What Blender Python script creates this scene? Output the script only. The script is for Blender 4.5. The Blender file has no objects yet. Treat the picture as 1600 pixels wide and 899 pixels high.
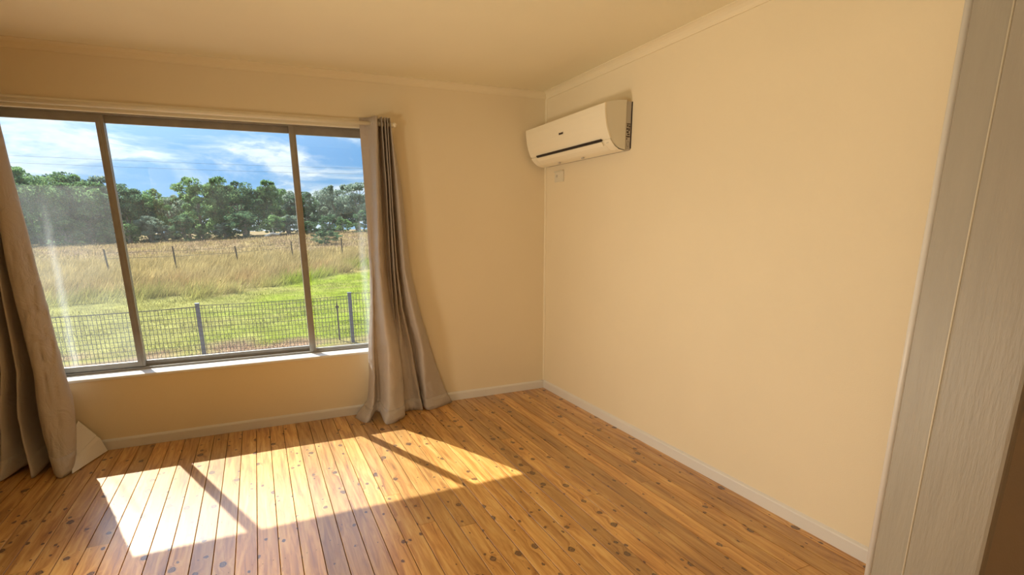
import bpy, bmesh, math, random
import numpy as np
from mathutils import Vector, Matrix, noise as mnoise

random.seed(7); rng = np.random.default_rng(7)
C = bpy.context.scene.collection
scene = bpy.context.scene
PI = math.pi

# ------------------------------------------------------------------ camera
cam_d = bpy.data.cameras.new('camera'); cam = bpy.data.objects.new('camera', cam_d); C.objects.link(cam)
r = Vector((0.91249224, -0.4089891, -0.00926401)); u = Vector((0.1067213, 0.21612186, 0.97051631)); f = Vector((0.39492844, 0.88657727, -0.24085737))
m = Matrix((r, u, -f)).transposed().to_4x4(); m.translation = (-2.20529, -4.02994, 1.38641)
cam.matrix_world = m
cam_d.sensor_width = 36; cam_d.lens = 838.69 / 1600 * 36
cam_d.shift_x = (800 - 783.594) / 1600; cam_d.shift_y = (563.242 - 449.5) / 1600
cam_d.clip_start = 0.02; cam_d.clip_end = 2000
scene.camera = cam

# ------------------------------------------------------------------ light
vs = scene.view_settings
vs.view_transform = 'Standard'; vs.look = 'None'; vs.gamma = 1.0; vs.use_curve_mapping = False; vs.exposure = 0.15

SUN_EL = math.atan(0.955)
h = Vector((0.36, -0.933, 0)).normalized()
sun_dir = Vector((h.x * math.cos(SUN_EL), h.y * math.cos(SUN_EL), -math.sin(SUN_EL)))
sd = bpy.data.lights.new('sun', 'SUN'); sd.energy = 9.8; sd.angle = math.radians(0.55); sd.color = (1.0, 0.95, 0.86)
so = bpy.data.objects.new('sun', sd); C.objects.link(so); so.location = (-5, 12, 12)
so.rotation_euler = sun_dir.to_track_quat('-Z', 'Y').to_euler()

def lamp(name, loc, energy, color, size):
    d = bpy.data.lights.new(name, 'POINT'); d.energy = energy; d.color = color; d.shadow_soft_size = size
    o = bpy.data.objects.new(name, d); C.objects.link(o); o.location = loc; return o
def spot(name, loc, aim, energy, color, cone, size):
    d = bpy.data.lights.new(name, 'SPOT'); d.energy = energy; d.color = color; d.shadow_soft_size = size; d.spot_size = math.radians(cone); d.spot_blend = 1.0
    o = bpy.data.objects.new(name, d); C.objects.link(o); o.location = loc
    o.rotation_euler = (Vector(aim) - Vector(loc)).to_track_quat('-Z', 'Y').to_euler(); return o
# added fill lights, out of view: low one to right wall, one to ceiling
spot('right_wall_fill', (-3.85, -1.75, 0.30), (0.0, -1.95, 0.95), 165, (1.0, 0.87, 0.68), 95, 0.28)
spot('ceiling_fill', (-4.2, -3.1, 0.9), (-2.3, -2.35, 2.4), 140, (1.0, 0.91, 0.66), 95, 0.25)
spot('floor_fill', (-2.8, -2.95, 2.33), (-1.2, -2.1, 0.0), 62, (1.0, 0.88, 0.66), 92, 0.12)  # added fill from above, unseen, to brighten the floor on the right
lamp('hall_fill', (-3.9, -5.1, 2.1), 24, (1.0, 0.80, 0.58), 0.15)  # added fill behind the camera, unseen, to lift the hall side

# world: blue sky with broken streaky cloud
W = bpy.data.worlds.new('sky'); scene.world = W; W.use_nodes = True
nt = W.node_tree; nt.nodes.clear()
def N(tree, t, **kw):
    n = tree.nodes.new(t)
    for k, v in kw.items():
        if k == 'inp':
            for a, b in v.items(): n.inputs[a].default_value = b
        else: setattr(n, k, v)
    return n
def ramp(tree, stops, interp='LINEAR'):
    n = tree.nodes.new('ShaderNodeValToRGB'); cr = n.color_ramp; cr.interpolation = interp
    while len(cr.elements) < len(stops): cr.elements.new(0.5)
    for e, (p, c) in zip(cr.elements, stops):
        e.position = p; e.color = (c, c, c, 1) if isinstance(c, (int, float)) else (*c, 1)
    return n
L = nt.links.new
tc = N(nt, 'ShaderNodeTexCoord')
sep = N(nt, 'ShaderNodeSeparateXYZ'); L(tc.outputs['Generated'], sep.inputs[0])
blue = ramp(nt, [(0.0, (0.40, 0.66, 0.92)), (0.06, (0.22, 0.50, 0.86)), (0.12, (0.16, 0.43, 0.84)), (0.22, (0.24, 0.55, 0.93)), (0.6, (0.20, 0.42, 0.80)), (1.0, (0.10, 0.24, 0.55))])
L(sep.outputs['Z'], blue.inputs[0])
mp = N(nt, 'ShaderNodeMapping'); mp.inputs['Scale'].default_value = (3.0, 3.0, 12.0); mp.inputs['Location'].default_value = (3.1, 0.4, 1.15); mp.inputs['Rotation'].default_value = (0.0, 0.06, 0.0)
L(tc.outputs['Generated'], mp.inputs[0])
nz = N(nt, 'ShaderNodeTexNoise', inp={'Scale': 1.5, 'Detail': 12.0, 'Roughness': 0.62, 'Distortion': 0.5}); L(mp.outputs[0], nz.inputs['Vector'])
cl = ramp(nt, [(0.43, 0.0), (0.50, 0.35), (0.555, 0.9), (0.63, 1.0)]); L(nz.outputs[0], cl.inputs[0])
mp2 = N(nt, 'ShaderNodeMapping'); mp2.inputs['Scale'].default_value = (9, 9, 34.0); L(tc.outputs['Generated'], mp2.inputs[0])
nz2 = N(nt, 'ShaderNodeTexNoise', inp={'Scale': 2.0, 'Detail': 6.0, 'Roughness': 0.65}); L(mp2.outputs[0], nz2.inputs['Vector'])
shade = ramp(nt, [(0.35, (0.72, 0.86, 0.98)), (0.6, (1.05, 1.10, 1.12))]); L(nz2.outputs[0], shade.inputs[0])
mixc = N(nt, 'ShaderNodeMix', data_type='RGBA'); L(cl.outputs[0], mixc.inputs['Factor']); L(blue.outputs[0], mixc.inputs['A']); L(shade.outputs[0], mixc.inputs['B'])
# the bright haze round the sun
sv = N(nt, 'ShaderNodeVectorMath', operation='DOT_PRODUCT'); L(tc.outputs['Generated'], sv.inputs[0]); sv.inputs[1].default_value = tuple(-sun_dir)
pw = N(nt, 'ShaderNodeMath', operation='POWER', inp={1: 8.0}); 
mx = N(nt, 'ShaderNodeMath', operation='MAXIMUM', inp={1: 0.0}); L(sv.outputs['Value'], mx.inputs[0]); L(mx.outputs[0], pw.inputs[0])
glow = N(nt, 'ShaderNodeMix', data_type='RGBA', blend_type='ADD', inp={'Factor': 1.0})
gs = N(nt, 'ShaderNodeVectorMath', operation='SCALE'); gs.inputs[0].default_value = (2.1, 2.8, 4.0); L(pw.outputs[0], gs.inputs['Scale'])
L(mixc.outputs['Result'], glow.inputs['A']); L(gs.outputs[0], glow.inputs['B'])
bg = N(nt, 'ShaderNodeBackground', inp={'Strength': 0.85}); L(glow.outputs['Result'], bg.inputs[0])
wo = N(nt, 'ShaderNodeOutputWorld'); L(bg.outputs[0], wo.inputs[0])

# ------------------------------------------------------------------ materials
def mat(name):
    m = bpy.data.materials.new(name); m.use_nodes = True
    t = m.node_tree; b = t.nodes['Principled BSDF']; return m, t, b
def simple(name, col, rough=0.6, metal=0.0, spec=0.5, noise_scale=0, noise_amt=0.0, bump=0.0, bump_scale=200, coat=0, streak=None):
    m, t, b = mat(name); b.inputs['Roughness'].default_value = rough; b.inputs['Metallic'].default_value = metal
    b.inputs['Specular IOR Level'].default_value = spec; b.inputs['Coat Weight'].default_value = coat
    b.inputs['Base Color'].default_value = (*col, 1)
    g = N(t, 'ShaderNodeNewGeometry')
    if noise_amt:
        n = N(t, 'ShaderNodeTexNoise', inp={'Scale': noise_scale, 'Detail': 5.0})
        if streak:
            mpn = N(t, 'ShaderNodeMapping'); mpn.inputs['Scale'].default_value = streak
            t.links.new(g.outputs['Position'], mpn.inputs[0]); t.links.new(mpn.outputs[0], n.inputs['Vector'])
        else: t.links.new(g.outputs['Position'], n.inputs['Vector'])
        lo = tuple(c * (1 - noise_amt) for c in col); hi = tuple(min(1, c * (1 + noise_amt)) for c in col)
        rp = ramp(t, [(0.3, lo), (0.7, hi)]); t.links.new(n.outputs[0], rp.inputs[0]); t.links.new(rp.outputs[0], b.inputs['Base Color'])
    if bump:
        n2 = N(t, 'ShaderNodeTexNoise', inp={'Scale': bump_scale, 'Detail': 4.0, 'Roughness': 0.6})
        if streak:
            mpn = N(t, 'ShaderNodeMapping'); mpn.inputs['Scale'].default_value = streak
            t.links.new(g.outputs['Position'], mpn.inputs[0]); t.links.new(mpn.outputs[0], n2.inputs['Vector'])
        else: t.links.new(g.outputs['Position'], n2.inputs['Vector'])
        bp = N(t, 'ShaderNodeBump', inp={'Strength': bump, 'Distance': 0.002}); t.links.new(n2.outputs[0], bp.inputs['Height']); t.links.new(bp.outputs[0], b.inputs['Normal'])
    return m
M = {}
M['wall'] = simple('painted_plaster_wall', (0.82, 0.705, 0.50), 0.62, noise_scale=1.3, noise_amt=0.02, bump=0.35, bump_scale=170)
M['ceiling'] = simple('painted_ceiling', (0.83, 0.745, 0.53), 0.7, noise_scale=1.5, noise_amt=0.02, bump=0.35, bump_scale=150)
M['trim'] = simple('cream_gloss_trim', (0.74, 0.705, 0.65), 0.35, bump=0.1, bump_scale=60)
M['cornice'] = simple('cornice_paint', (0.82, 0.71, 0.50), 0.5)
M['jamb'] = simple('brushed_paint_on_timber', (0.40, 0.355, 0.28), 0.42, noise_scale=6, noise_amt=0.05, bump=0.55, bump_scale=30, streak=(4, 4, 0.5))
M['hall'] = simple('hall_wall_paint', (0.52, 0.43, 0.33), 0.6, bump=0.3, bump_scale=170)
M['sill'] = simple('white_sill_paint', (0.86, 0.86, 0.84), 0.3)
M['alu'] = simple('weathered_aluminium', (0.36, 0.345, 0.315), 0.45, metal=0.35, noise_scale=15, noise_amt=0.08)
M['rod'] = simple('cream_enamelled_rod', (0.86, 0.80, 0.66), 0.3)
M['steel'] = simple('dark_steel', (0.10, 0.10, 0.11), 0.4, metal=0.6)
M['chrome'] = simple('chrome_eyelet', (0.7, 0.7, 0.7), 0.2, metal=1.0)
M['ac'] = simple('white_plastic', (0.88, 0.80, 0.62), 0.33)
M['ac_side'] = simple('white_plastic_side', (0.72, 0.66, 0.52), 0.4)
M['ac_grey'] = simple('grey_plastic_plate', (0.50, 0.45, 0.38), 0.5)
M['slot'] = simple('dark_slot', (0.012, 0.008, 0.010), 0.5)
M['ink'] = simple('dark_ink', (0.06, 0.04, 0.03), 0.6)
M['subfloor'] = simple('dark_subfloor', (0.03, 0.018, 0.01), 0.9)
M['post'] = simple('grey_steel_post', (0.16, 0.19, 0.24), 0.5, metal=0.3)
M['wire'] = simple('galvanised_wire', (0.13, 0.13, 0.12), 0.55, metal=0.4)
M['timber_post'] = simple('weathered_post', (0.10, 0.08, 0.06), 0.9)
M['brick'] = simple('outer_wall_brick', (0.40, 0.25, 0.18), 0.9)
M['bark'] = simple('pale_bark', (0.30, 0.27, 0.23), 0.85, noise_scale=3, noise_amt=0.3)
M['deadwood'] = simple('bleached_deadwood', (0.62, 0.58, 0.52), 0.9)

# floorboards: amber cypress pine with knots
def wood():
    m, t, b = mat('varnished_cypress_pine'); k = t.links.new
    g = N(t, 'ShaderNodeNewGeometry'); oi = N(t, 'ShaderNodeObjectInfo')
    off = N(t, 'ShaderNodeCombineXYZ'); mul = N(t, 'ShaderNodeMath', operation='MULTIPLY', inp={1: 37.0}); k(oi.outputs['Random'], mul.inputs[0])
    k(mul.outputs[0], off.inputs['Y']); k(mul.outputs[0], off.inputs['Z'])
    P = N(t, 'ShaderNodeVectorMath', operation='ADD'); k(g.outputs['Position'], P.inputs[0]); k(off.outputs[0], P.inputs[1])
    # knots: voronoi cells; a random value per cell decides whether it holds a knot
    def knots(sx, sy, radius, keep, loc):
        mp = N(t, 'ShaderNodeMapping'); mp.inputs['Scale'].default_value = (sx, sy, 0); mp.inputs['Location'].default_value = loc
        k(P.outputs[0], mp.inputs[0])
        nw = N(t, 'ShaderNodeTexNoise', inp={'Scale': 55.0, 'Detail': 3.0}); k(P.outputs[0], nw.inputs['Vector'])
        wv = N(t, 'ShaderNodeVectorMath', operation='SCALE', inp={'Scale': 0.16}); k(nw.outputs['Color'], wv.inputs[0])
        ad = N(t, 'ShaderNodeVectorMath', operation='ADD'); k(mp.outputs[0], ad.inputs[0]); k(wv.outputs[0], ad.inputs[1])
        v = N(t, 'ShaderNodeTexVoronoi', voronoi_dimensions='2D', inp={'Scale': 1.0, 'Randomness': 0.9}); k(ad.outputs[0], v.inputs['Vector'])
        sc = N(t, 'ShaderNodeSeparateColor'); k(v.outputs['Color'], sc.inputs[0])
        gt = N(t, 'ShaderNodeMath', operation='GREATER_THAN', inp={1: 1 - keep}); k(sc.outputs[0], gt.inputs[0])
        rr = N(t, 'ShaderNodeMath', operation='MULTIPLY_ADD', inp={1: radius * 0.9, 2: radius * 0.35}); k(sc.outputs[1], rr.inputs[0])
        dv = N(t, 'ShaderNodeMath', operation='DIVIDE'); k(v.outputs['Distance'], dv.inputs[0]); k(rr.outputs[0], dv.inputs[1])
        return dv, gt
    d1, g1 = knots(9.5, 7.0, 0.125, 0.40, (0, 0, 0))
    d2, g2 = knots(15.0, 9.0, 0.10, 0.24, (5.3, 2.2, 0))
    # grain runs along y, bending round the knots
    soft = ramp(t, [(0.0, 1.0), (0.35, 0.35), (1.0, 0.0)]); ds = N(t, 'ShaderNodeMath', operation='DIVIDE', inp={1: 3.0}); k(d1.outputs[0], ds.inputs[0]); k(ds.outputs[0], soft.inputs[0])
    sg = N(t, 'ShaderNodeMath', operation='MULTIPLY'); k(soft.outputs[0], sg.inputs[0]); k(g1.outputs[0], sg.inputs[1])
    mg = N(t, 'ShaderNodeMapping'); mg.inputs['Scale'].default_value = (1.0, 0.07, 1.0); k(P.outputs[0], mg.inputs[0])
    bend = N(t, 'ShaderNodeCombineXYZ'); bm_ = N(t, 'ShaderNodeMath', operation='MULTIPLY', inp={1: 0.05}); k(sg.outputs[0], bm_.inputs[0]); k(bm_.outputs[0], bend.inputs['X'])
    ag = N(t, 'ShaderNodeVectorMath', operation='ADD'); k(mg.outputs[0], ag.inputs[0]); k(bend.outputs[0], ag.inputs[1])
    n1 = N(t, 'ShaderNodeTexNoise', inp={'Scale': 42.0, 'Detail': 5.0, 'Roughness': 0.6, 'Distortion': 0.6}); k(ag.outputs[0], n1.inputs['Vector'])
    base = ramp(t, [(0.25, (0.26, 0.095, 0.016)), (0.40, (0.48, 0.215, 0.038)), (0.54, (0.64, 0.33, 0.078)), (0.75, (0.80, 0.50, 0.16))]); k(n1.outputs[0], base.inputs[0])
    n3 = N(t, 'ShaderNodeTexNoise', inp={'Scale': 3.0, 'Detail': 3.0}); mb = N(t, 'ShaderNodeMapping'); mb.inputs['Scale'].default_value = (2.2, 0.5, 1); k(P.outputs[0], mb.inputs[0]); k(mb.outputs[0], n3.inputs['Vector'])
    var = N(t, 'ShaderNodeHueSaturation'); k(base.outputs[0], var.inputs['Color'])
    vv = N(t, 'ShaderNodeMath', operation='MULTIPLY_ADD', inp={1: 0.42, 2: 0.72}); k(oi.outputs['Random'], vv.inputs[0])
    v2 = N(t, 'ShaderNodeMath', operation='MULTIPLY_ADD', inp={1: 0.5, 2: -0.25}); k(n3.outputs[0], v2.inputs[0])
    v3 = N(t, 'ShaderNodeMath', operation='ADD'); k(vv.outputs[0], v3.inputs[0]); k(v2.outputs[0], v3.inputs[1]); k(v3.outputs[0], var.inputs['Value'])
    # halo, ring, core of each knot
    cur = var.outputs[0]
    def lay(cur, d, gte, dark, core):
        ring = ramp(t, [(0.0, core), (0.45, core * 0.8), (0.62, 1.0), (0.88, 0.95), (1.0, 0.25), (1.0, 0.25)])
        ring.color_ramp.elements[4].position = 0.72; ring.color_ramp.elements[5].position = 1.0; ring.color_ramp.elements[5].color = (0, 0, 0, 1)
        ring.color_ramp.elements[2].position = 0.5; ring.color_ramp.elements[3].position = 0.62
        dd = N(t, 'ShaderNodeMath', operation='MULTIPLY', inp={1: 0.7}); k(d.outputs[0], dd.inputs[0]); k(dd.outputs[0], ring.inputs[0])
        f_ = N(t, 'ShaderNodeMath', operation='MULTIPLY'); k(ring.outputs[0], f_.inputs[0]); k(gte.outputs[0], f_.inputs[1])
        mx_ = N(t, 'ShaderNodeMix', data_type='RGBA'); k(f_.outputs[0], mx_.inputs['Factor']); k(cur, mx_.inputs['A']); mx_.inputs['B'].default_value = (*dark, 1)
        return mx_.outputs['Result']
    cur = lay(cur, d1, g1, (0.055, 0.018, 0.008), 0.84)
    cur = lay(cur, d2, g2, (0.07, 0.022, 0.010), 0.95)
    k(cur, b.inputs['Base Color'])
    b.inputs['Roughness'].default_value = 0.42; b.inputs['Specular IOR Level'].default_value = 0.45
    b.inputs['Coat Weight'].default_value = 0.85; b.inputs['Coat Roughness'].default_value = 0.26; b.inputs['Coat IOR'].default_value = 1.55
    bp = N(t, 'ShaderNodeBump', inp={'Strength': 0.15, 'Distance': 0.002}); k(n1.outputs[0], bp.inputs['Height']); k(bp.outputs[0], b.inputs['Normal'])
    return m
M['wood'] = wood()

def glass(name, dirt, streak):  # streak: painted reflection of the curtain edge
    m = bpy.data.materials.new(name); m.use_nodes = True; t = m.node_tree; t.nodes.clear(); k = t.links.new
    out = N(t, 'ShaderNodeOutputMaterial')
    tr = N(t, 'ShaderNodeBsdfTransparent'); tr.inputs[0].default_value = (0.96, 0.98, 0.97, 1)
    gl = N(t, 'ShaderNodeBsdfGlossy', inp={'Roughness': 0.02}); fr = N(t, 'ShaderNodeFresnel', inp={'IOR': 1.5})
    mx = N(t, 'ShaderNodeMixShader'); k(fr.outputs[0], mx.inputs[0]); k(tr.outputs[0], mx.inputs[1]); k(gl.outputs[0], mx.inputs[2])
    g = N(t, 'ShaderNodeNewGeometry')
    # the fresnel node inverts the index on back faces; feed it the inverse so both faces of the pane reflect alike
    io = N(t, 'ShaderNodeMath', operation='MULTIPLY_ADD', inp={1: 1 / 1.5 - 1.5, 2: 1.5}); k(g.outputs['Backfacing'], io.inputs[0]); k(io.outputs[0], fr.inputs['IOR'])
    n = N(t, 'ShaderNodeTexNoise', inp={'Scale': 3.0, 'Detail': 6.0, 'Roughness': 0.65}); k(g.outputs['Position'], n.inputs['Vector'])
    r1 = ramp(t, [(0.3, dirt * 0.35), (0.7, dirt)]); k(n.outputs[0], r1.inputs[0])
    # reflection of the curtain edge painted in as a pale band: (x, half width, top height)
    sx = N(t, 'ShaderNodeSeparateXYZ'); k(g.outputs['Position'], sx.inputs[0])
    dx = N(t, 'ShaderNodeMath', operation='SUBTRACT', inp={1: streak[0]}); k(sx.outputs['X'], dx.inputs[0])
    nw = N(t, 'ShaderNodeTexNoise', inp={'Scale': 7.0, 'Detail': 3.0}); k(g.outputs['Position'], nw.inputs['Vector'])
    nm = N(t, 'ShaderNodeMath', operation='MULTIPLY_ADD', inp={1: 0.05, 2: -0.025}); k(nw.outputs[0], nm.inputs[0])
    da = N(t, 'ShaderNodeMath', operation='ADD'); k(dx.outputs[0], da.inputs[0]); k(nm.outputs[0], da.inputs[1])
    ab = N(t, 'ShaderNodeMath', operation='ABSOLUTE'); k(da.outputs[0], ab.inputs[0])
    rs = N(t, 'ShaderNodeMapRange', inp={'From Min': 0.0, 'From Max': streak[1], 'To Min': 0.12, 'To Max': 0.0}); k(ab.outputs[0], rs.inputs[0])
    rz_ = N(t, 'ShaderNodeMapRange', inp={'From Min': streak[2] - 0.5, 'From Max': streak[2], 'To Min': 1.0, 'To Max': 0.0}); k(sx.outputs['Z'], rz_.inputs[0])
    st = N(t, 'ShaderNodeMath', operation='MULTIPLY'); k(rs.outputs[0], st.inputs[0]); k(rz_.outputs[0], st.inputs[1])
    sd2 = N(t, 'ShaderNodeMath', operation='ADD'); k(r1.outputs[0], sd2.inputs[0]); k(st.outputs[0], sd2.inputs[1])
    # specks of insects and rain marks
    vm = N(t, 'ShaderNodeMapping'); vm.inputs['Scale'].default_value = (22, 0, 22); k(g.outputs['Position'], vm.inputs[0])
    v = N(t, 'ShaderNodeTexVoronoi', inp={'Scale': 1.0}); k(vm.outputs[0], v.inputs['Vector'])
    r2 = ramp(t, [(0.0, 0.7), (0.07, 0.5), (0.10, 0.0)]); k(v.outputs['Distance'], r2.inputs[0])
    sc = N(t, 'ShaderNodeSeparateColor'); k(v.outputs['Color'], sc.inputs[0])
    gt = N(t, 'ShaderNodeMath', operation='GREATER_THAN', inp={1: 0.93}); k(sc.outputs[0], gt.inputs[0])
    sp = N(t, 'ShaderNodeMath', operation='MULTIPLY'); k(r2.outputs[0], sp.inputs[0]); k(gt.outputs[0], sp.inputs[1])
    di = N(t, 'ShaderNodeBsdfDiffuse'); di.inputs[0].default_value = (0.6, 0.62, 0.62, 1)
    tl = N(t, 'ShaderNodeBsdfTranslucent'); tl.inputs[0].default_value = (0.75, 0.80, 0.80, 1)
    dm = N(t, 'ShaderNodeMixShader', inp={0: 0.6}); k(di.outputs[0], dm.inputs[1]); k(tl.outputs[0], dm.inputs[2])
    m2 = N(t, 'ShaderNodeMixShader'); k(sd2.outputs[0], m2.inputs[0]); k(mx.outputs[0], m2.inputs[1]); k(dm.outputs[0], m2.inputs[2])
    dk = N(t, 'ShaderNodeBsdfDiffuse'); dk.inputs[0].default_value = (0.12, 0.14, 0.16, 1)
    m3 = N(t, 'ShaderNodeMixShader'); k(sp.outputs[0], m3.inputs[0]); k(m2.outputs[0], m3.inputs[1]); k(dk.outputs[0], m3.inputs[2])
    k(m3.outputs[0], out.inputs[0]); return m
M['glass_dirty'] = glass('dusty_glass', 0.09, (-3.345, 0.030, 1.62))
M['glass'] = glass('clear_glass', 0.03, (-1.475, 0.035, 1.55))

def cloth():
    m = bpy.data.materials.new('taupe_satin_cloth'); m.use_nodes = True; t = m.node_tree; k = t.links.new
    b = t.nodes['Principled BSDF']; out = t.nodes['Material Output']
    g = N(t, 'ShaderNodeNewGeometry')
    col = (0.55, 0.48, 0.42)
    b.inputs['Base Color'].default_value = (*col, 1); b.inputs['Roughness'].default_value = 0.36; b.inputs['Specular IOR Level'].default_value = 0.6
    b.inputs['Sheen Weight'].default_value = 0.1
    tl = N(t, 'ShaderNodeBsdfTranslucent'); tl.inputs[0].default_value = (0.62, 0.42, 0.22, 1)
    mx = N(t, 'ShaderNodeMixShader', inp={0: 0.17}); k(b.outputs[0], mx.inputs[1]); k(tl.outputs[0], mx.inputs[2]); k(mx.outputs[0], out.inputs[0])
    n = N(t, 'ShaderNodeTexNoise', inp={'Scale': 9.0, 'Detail': 6.0, 'Roughness': 0.6, 'Distortion': 1.2}); k(g.outputs['Position'], n.inputs['Vector'])
    w = N(t, 'ShaderNodeTexNoise', inp={'Scale': 900.0, 'Detail': 1.0}); k(g.outputs['Position'], w.inputs['Vector'])
    b1 = N(t, 'ShaderNodeBump', inp={'Strength': 0.55, 'Distance': 0.02}); k(n.outputs[0], b1.inputs['Height'])
    b2 = N(t, 'ShaderNodeBump', inp={'Strength': 0.1, 'Distance': 0.0006}); k(w.outputs[0], b2.inputs['Height']); k(b1.outputs[0], b2.inputs['Normal'])
    k(b2.outputs[0], b.inputs['Normal']); return m
M['cloth'] = cloth()
M['lining'] = simple('pale_cloth_back', (0.74, 0.70, 0.66), 0.6, bump=0.3, bump_scale=25)

def leafy(name, stops, trans=0.5, scale=0.9, attr=False):
    m = bpy.data.materials.new(name); m.use_nodes = True; t = m.node_tree; t.nodes.clear(); k = t.links.new
    out = N(t, 'ShaderNodeOutputMaterial'); g = N(t, 'ShaderNodeNewGeometry')
    n = N(t, 'ShaderNodeTexNoise', inp={'Scale': scale, 'Detail': 5.0, 'Roughness': 0.65}); k(g.outputs['Position'], n.inputs['Vector'])
    rp = ramp(t, stops); k(n.outputs[0], rp.inputs[0]); col = rp.outputs[0]
    if attr:
        a = N(t, 'ShaderNodeVertexColor', layer_name='zone'); mxc = N(t, 'ShaderNodeMix', data_type='RGBA', blend_type='MULTIPLY', inp={'Factor': 1.0})
        k(a.outputs[0], mxc.inputs['A']); k(col, mxc.inputs['B']); col = mxc.outputs['Result']
    d = N(t, 'ShaderNodeBsdfDiffuse'); k(col, d.inputs[0]); tl = N(t, 'ShaderNodeBsdfTranslucent'); k(col, tl.inputs[0])
    mx = N(t, 'ShaderNodeMixShader', inp={0: trans}); k(d.outputs[0], mx.inputs[1]); k(tl.outputs[0], mx.inputs[2]); k(mx.outputs[0], out.inputs[0]); return m
M['leaf_a'] = leafy('eucalypt_leaves', [(0.34, (0.07, 0.13, 0.07)), (0.52, (0.21, 0.35, 0.14)), (0.66, (0.42, 0.58, 0.26))])
M['leaf_b'] = leafy('dark_leaves', [(0.34, (0.05, 0.09, 0.065)), (0.52, (0.13, 0.23, 0.125)), (0.66, (0.29, 0.43, 0.22))])
M['leaf_c'] = leafy('grey_green_leaves', [(0.34, (0.12, 0.17, 0.13)), (0.52, (0.30, 0.38, 0.29)), (0.66, (0.50, 0.58, 0.46))])
M['grass'] = leafy('grass_blades', [(0.3, 0.55), (0.5, 1.0), (0.70, 1.55)], 0.4, 0.9, attr=True)
M['ground'] = leafy('grassy_ground', [(0.28, 0.55), (0.45, 0.85), (0.6, 1.1), (0.75, 1.35)], 0.0, 1.2, attr=True)

# ------------------------------------------------------------------ helpers
def link(name, me, m, parent=None, smooth=False):
    o = bpy.data.objects.new(name, me); C.objects.link(o)
    if m is not None and not me.materials: me.materials.append(m)
    if parent is not None: o.parent = parent
    if smooth:
        for p in me.polygons: p.use_smooth = True
    return o
def obj(name, bm, m, parent=None, smooth=False):
    bmesh.ops.recalc_face_normals(bm, faces=bm.faces[:])
    me = bpy.data.meshes.new(name); bm.to_mesh(me); bm.free(); return link(name, me, m, parent, smooth)
def empty(name, loc=(0, 0, 0), rz=0):
    o = bpy.data.objects.new(name, None); C.objects.link(o); o.location = loc; o.rotation_euler = (0, 0, rz); o.empty_display_size = 0.1; return o
def tag(o, label, cat, group=None):
    o['label'] = label; o['category'] = cat
    if group: o['group'] = group
    return o
def struct(o): o['kind'] = 'structure'; return o
def box(bm, a, b, bev=0.0):
    vs_ = [bm.verts.new((x, y, z)) for x in (a[0], b[0]) for y in (a[1], b[1]) for z in (a[2], b[2])]
    fs = []
    for q in ((0, 1, 3, 2), (4, 6, 7, 5), (0, 4, 5, 1), (2, 3, 7, 6), (0, 2, 6, 4), (1, 5, 7, 3)): fs.append(bm.faces.new([vs_[i] for i in q]))
    if bev:
        es = list({e for f_ in fs for e in f_.edges}); bmesh.ops.bevel(bm, geom=es, offset=bev, segments=2, affect='EDGES', profile=0.6)
    return bm
def B(a, b, bev=0.0): return box(bmesh.new(), a, b, bev)
def prism(bm, poly, axis, a, b):
    """extrude a 2-D outline along x, y or z; poly holds the two other coordinates in order"""
    def P(q, s): return {'x': (s, q[0], q[1]), 'y': (q[0], s, q[1]), 'z': (q[0], q[1], s)}[axis]
    A = [bm.verts.new(P(q, a)) for q in poly]; Bv = [bm.verts.new(P(q, b)) for q in poly]; n = len(poly)
    for i in range(n): bm.faces.new([A[i], A[(i + 1) % n], Bv[(i + 1) % n], Bv[i]])
    bm.faces.new(A); bm.faces.new(Bv[::-1]); return bm
def tube(bm, pts, rad, seg=8, cap=True):
    pts = [Vector(p) for p in pts]; rings = []
    rads = rad if isinstance(rad, (list, tuple)) else [rad] * len(pts)
    for i, p in enumerate(pts):
        d = (pts[min(i + 1, len(pts) - 1)] - pts[max(i - 1, 0)]).normalized()
        a = Vector((0, 0, 1)) if abs(d.z) < 0.9 else Vector((1, 0, 0)); s = d.cross(a).normalized(); t_ = d.cross(s)
        rings.append([bm.verts.new(p + rads[i] * (math.cos(2 * PI * j / seg) * s + math.sin(2 * PI * j / seg) * t_)) for j in range(seg)])
    for A, D in zip(rings, rings[1:]):
        for j in range(seg): bm.faces.new([A[j], A[(j + 1) % seg], D[(j + 1) % seg], D[j]])
    if cap: bm.faces.new(rings[0][::-1]); bm.faces.new(rings[-1])
    return bm
def np_mesh(name, verts, faces, nper):
    me = bpy.data.meshes.new(name); nv = len(verts); nf = len(faces)
    me.vertices.add(nv); me.vertices.foreach_set('co', np.asarray(verts, dtype=np.float32).ravel())
    me.loops.add(nf * nper); me.loops.foreach_set('vertex_index', np.asarray(faces, dtype=np.int32).ravel())
    me.polygons.add(nf); me.polygons.foreach_set('loop_start', np.arange(0, nf * nper, nper, dtype=np.int32))
    me.update(calc_edges=True); me.validate(); return me

# ------------------------------------------------------------------ room shell
X0, X1, YN, YH, YB, H = -4.6, 0.0, -3.29, -3.50, -5.6, 2.4
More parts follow.
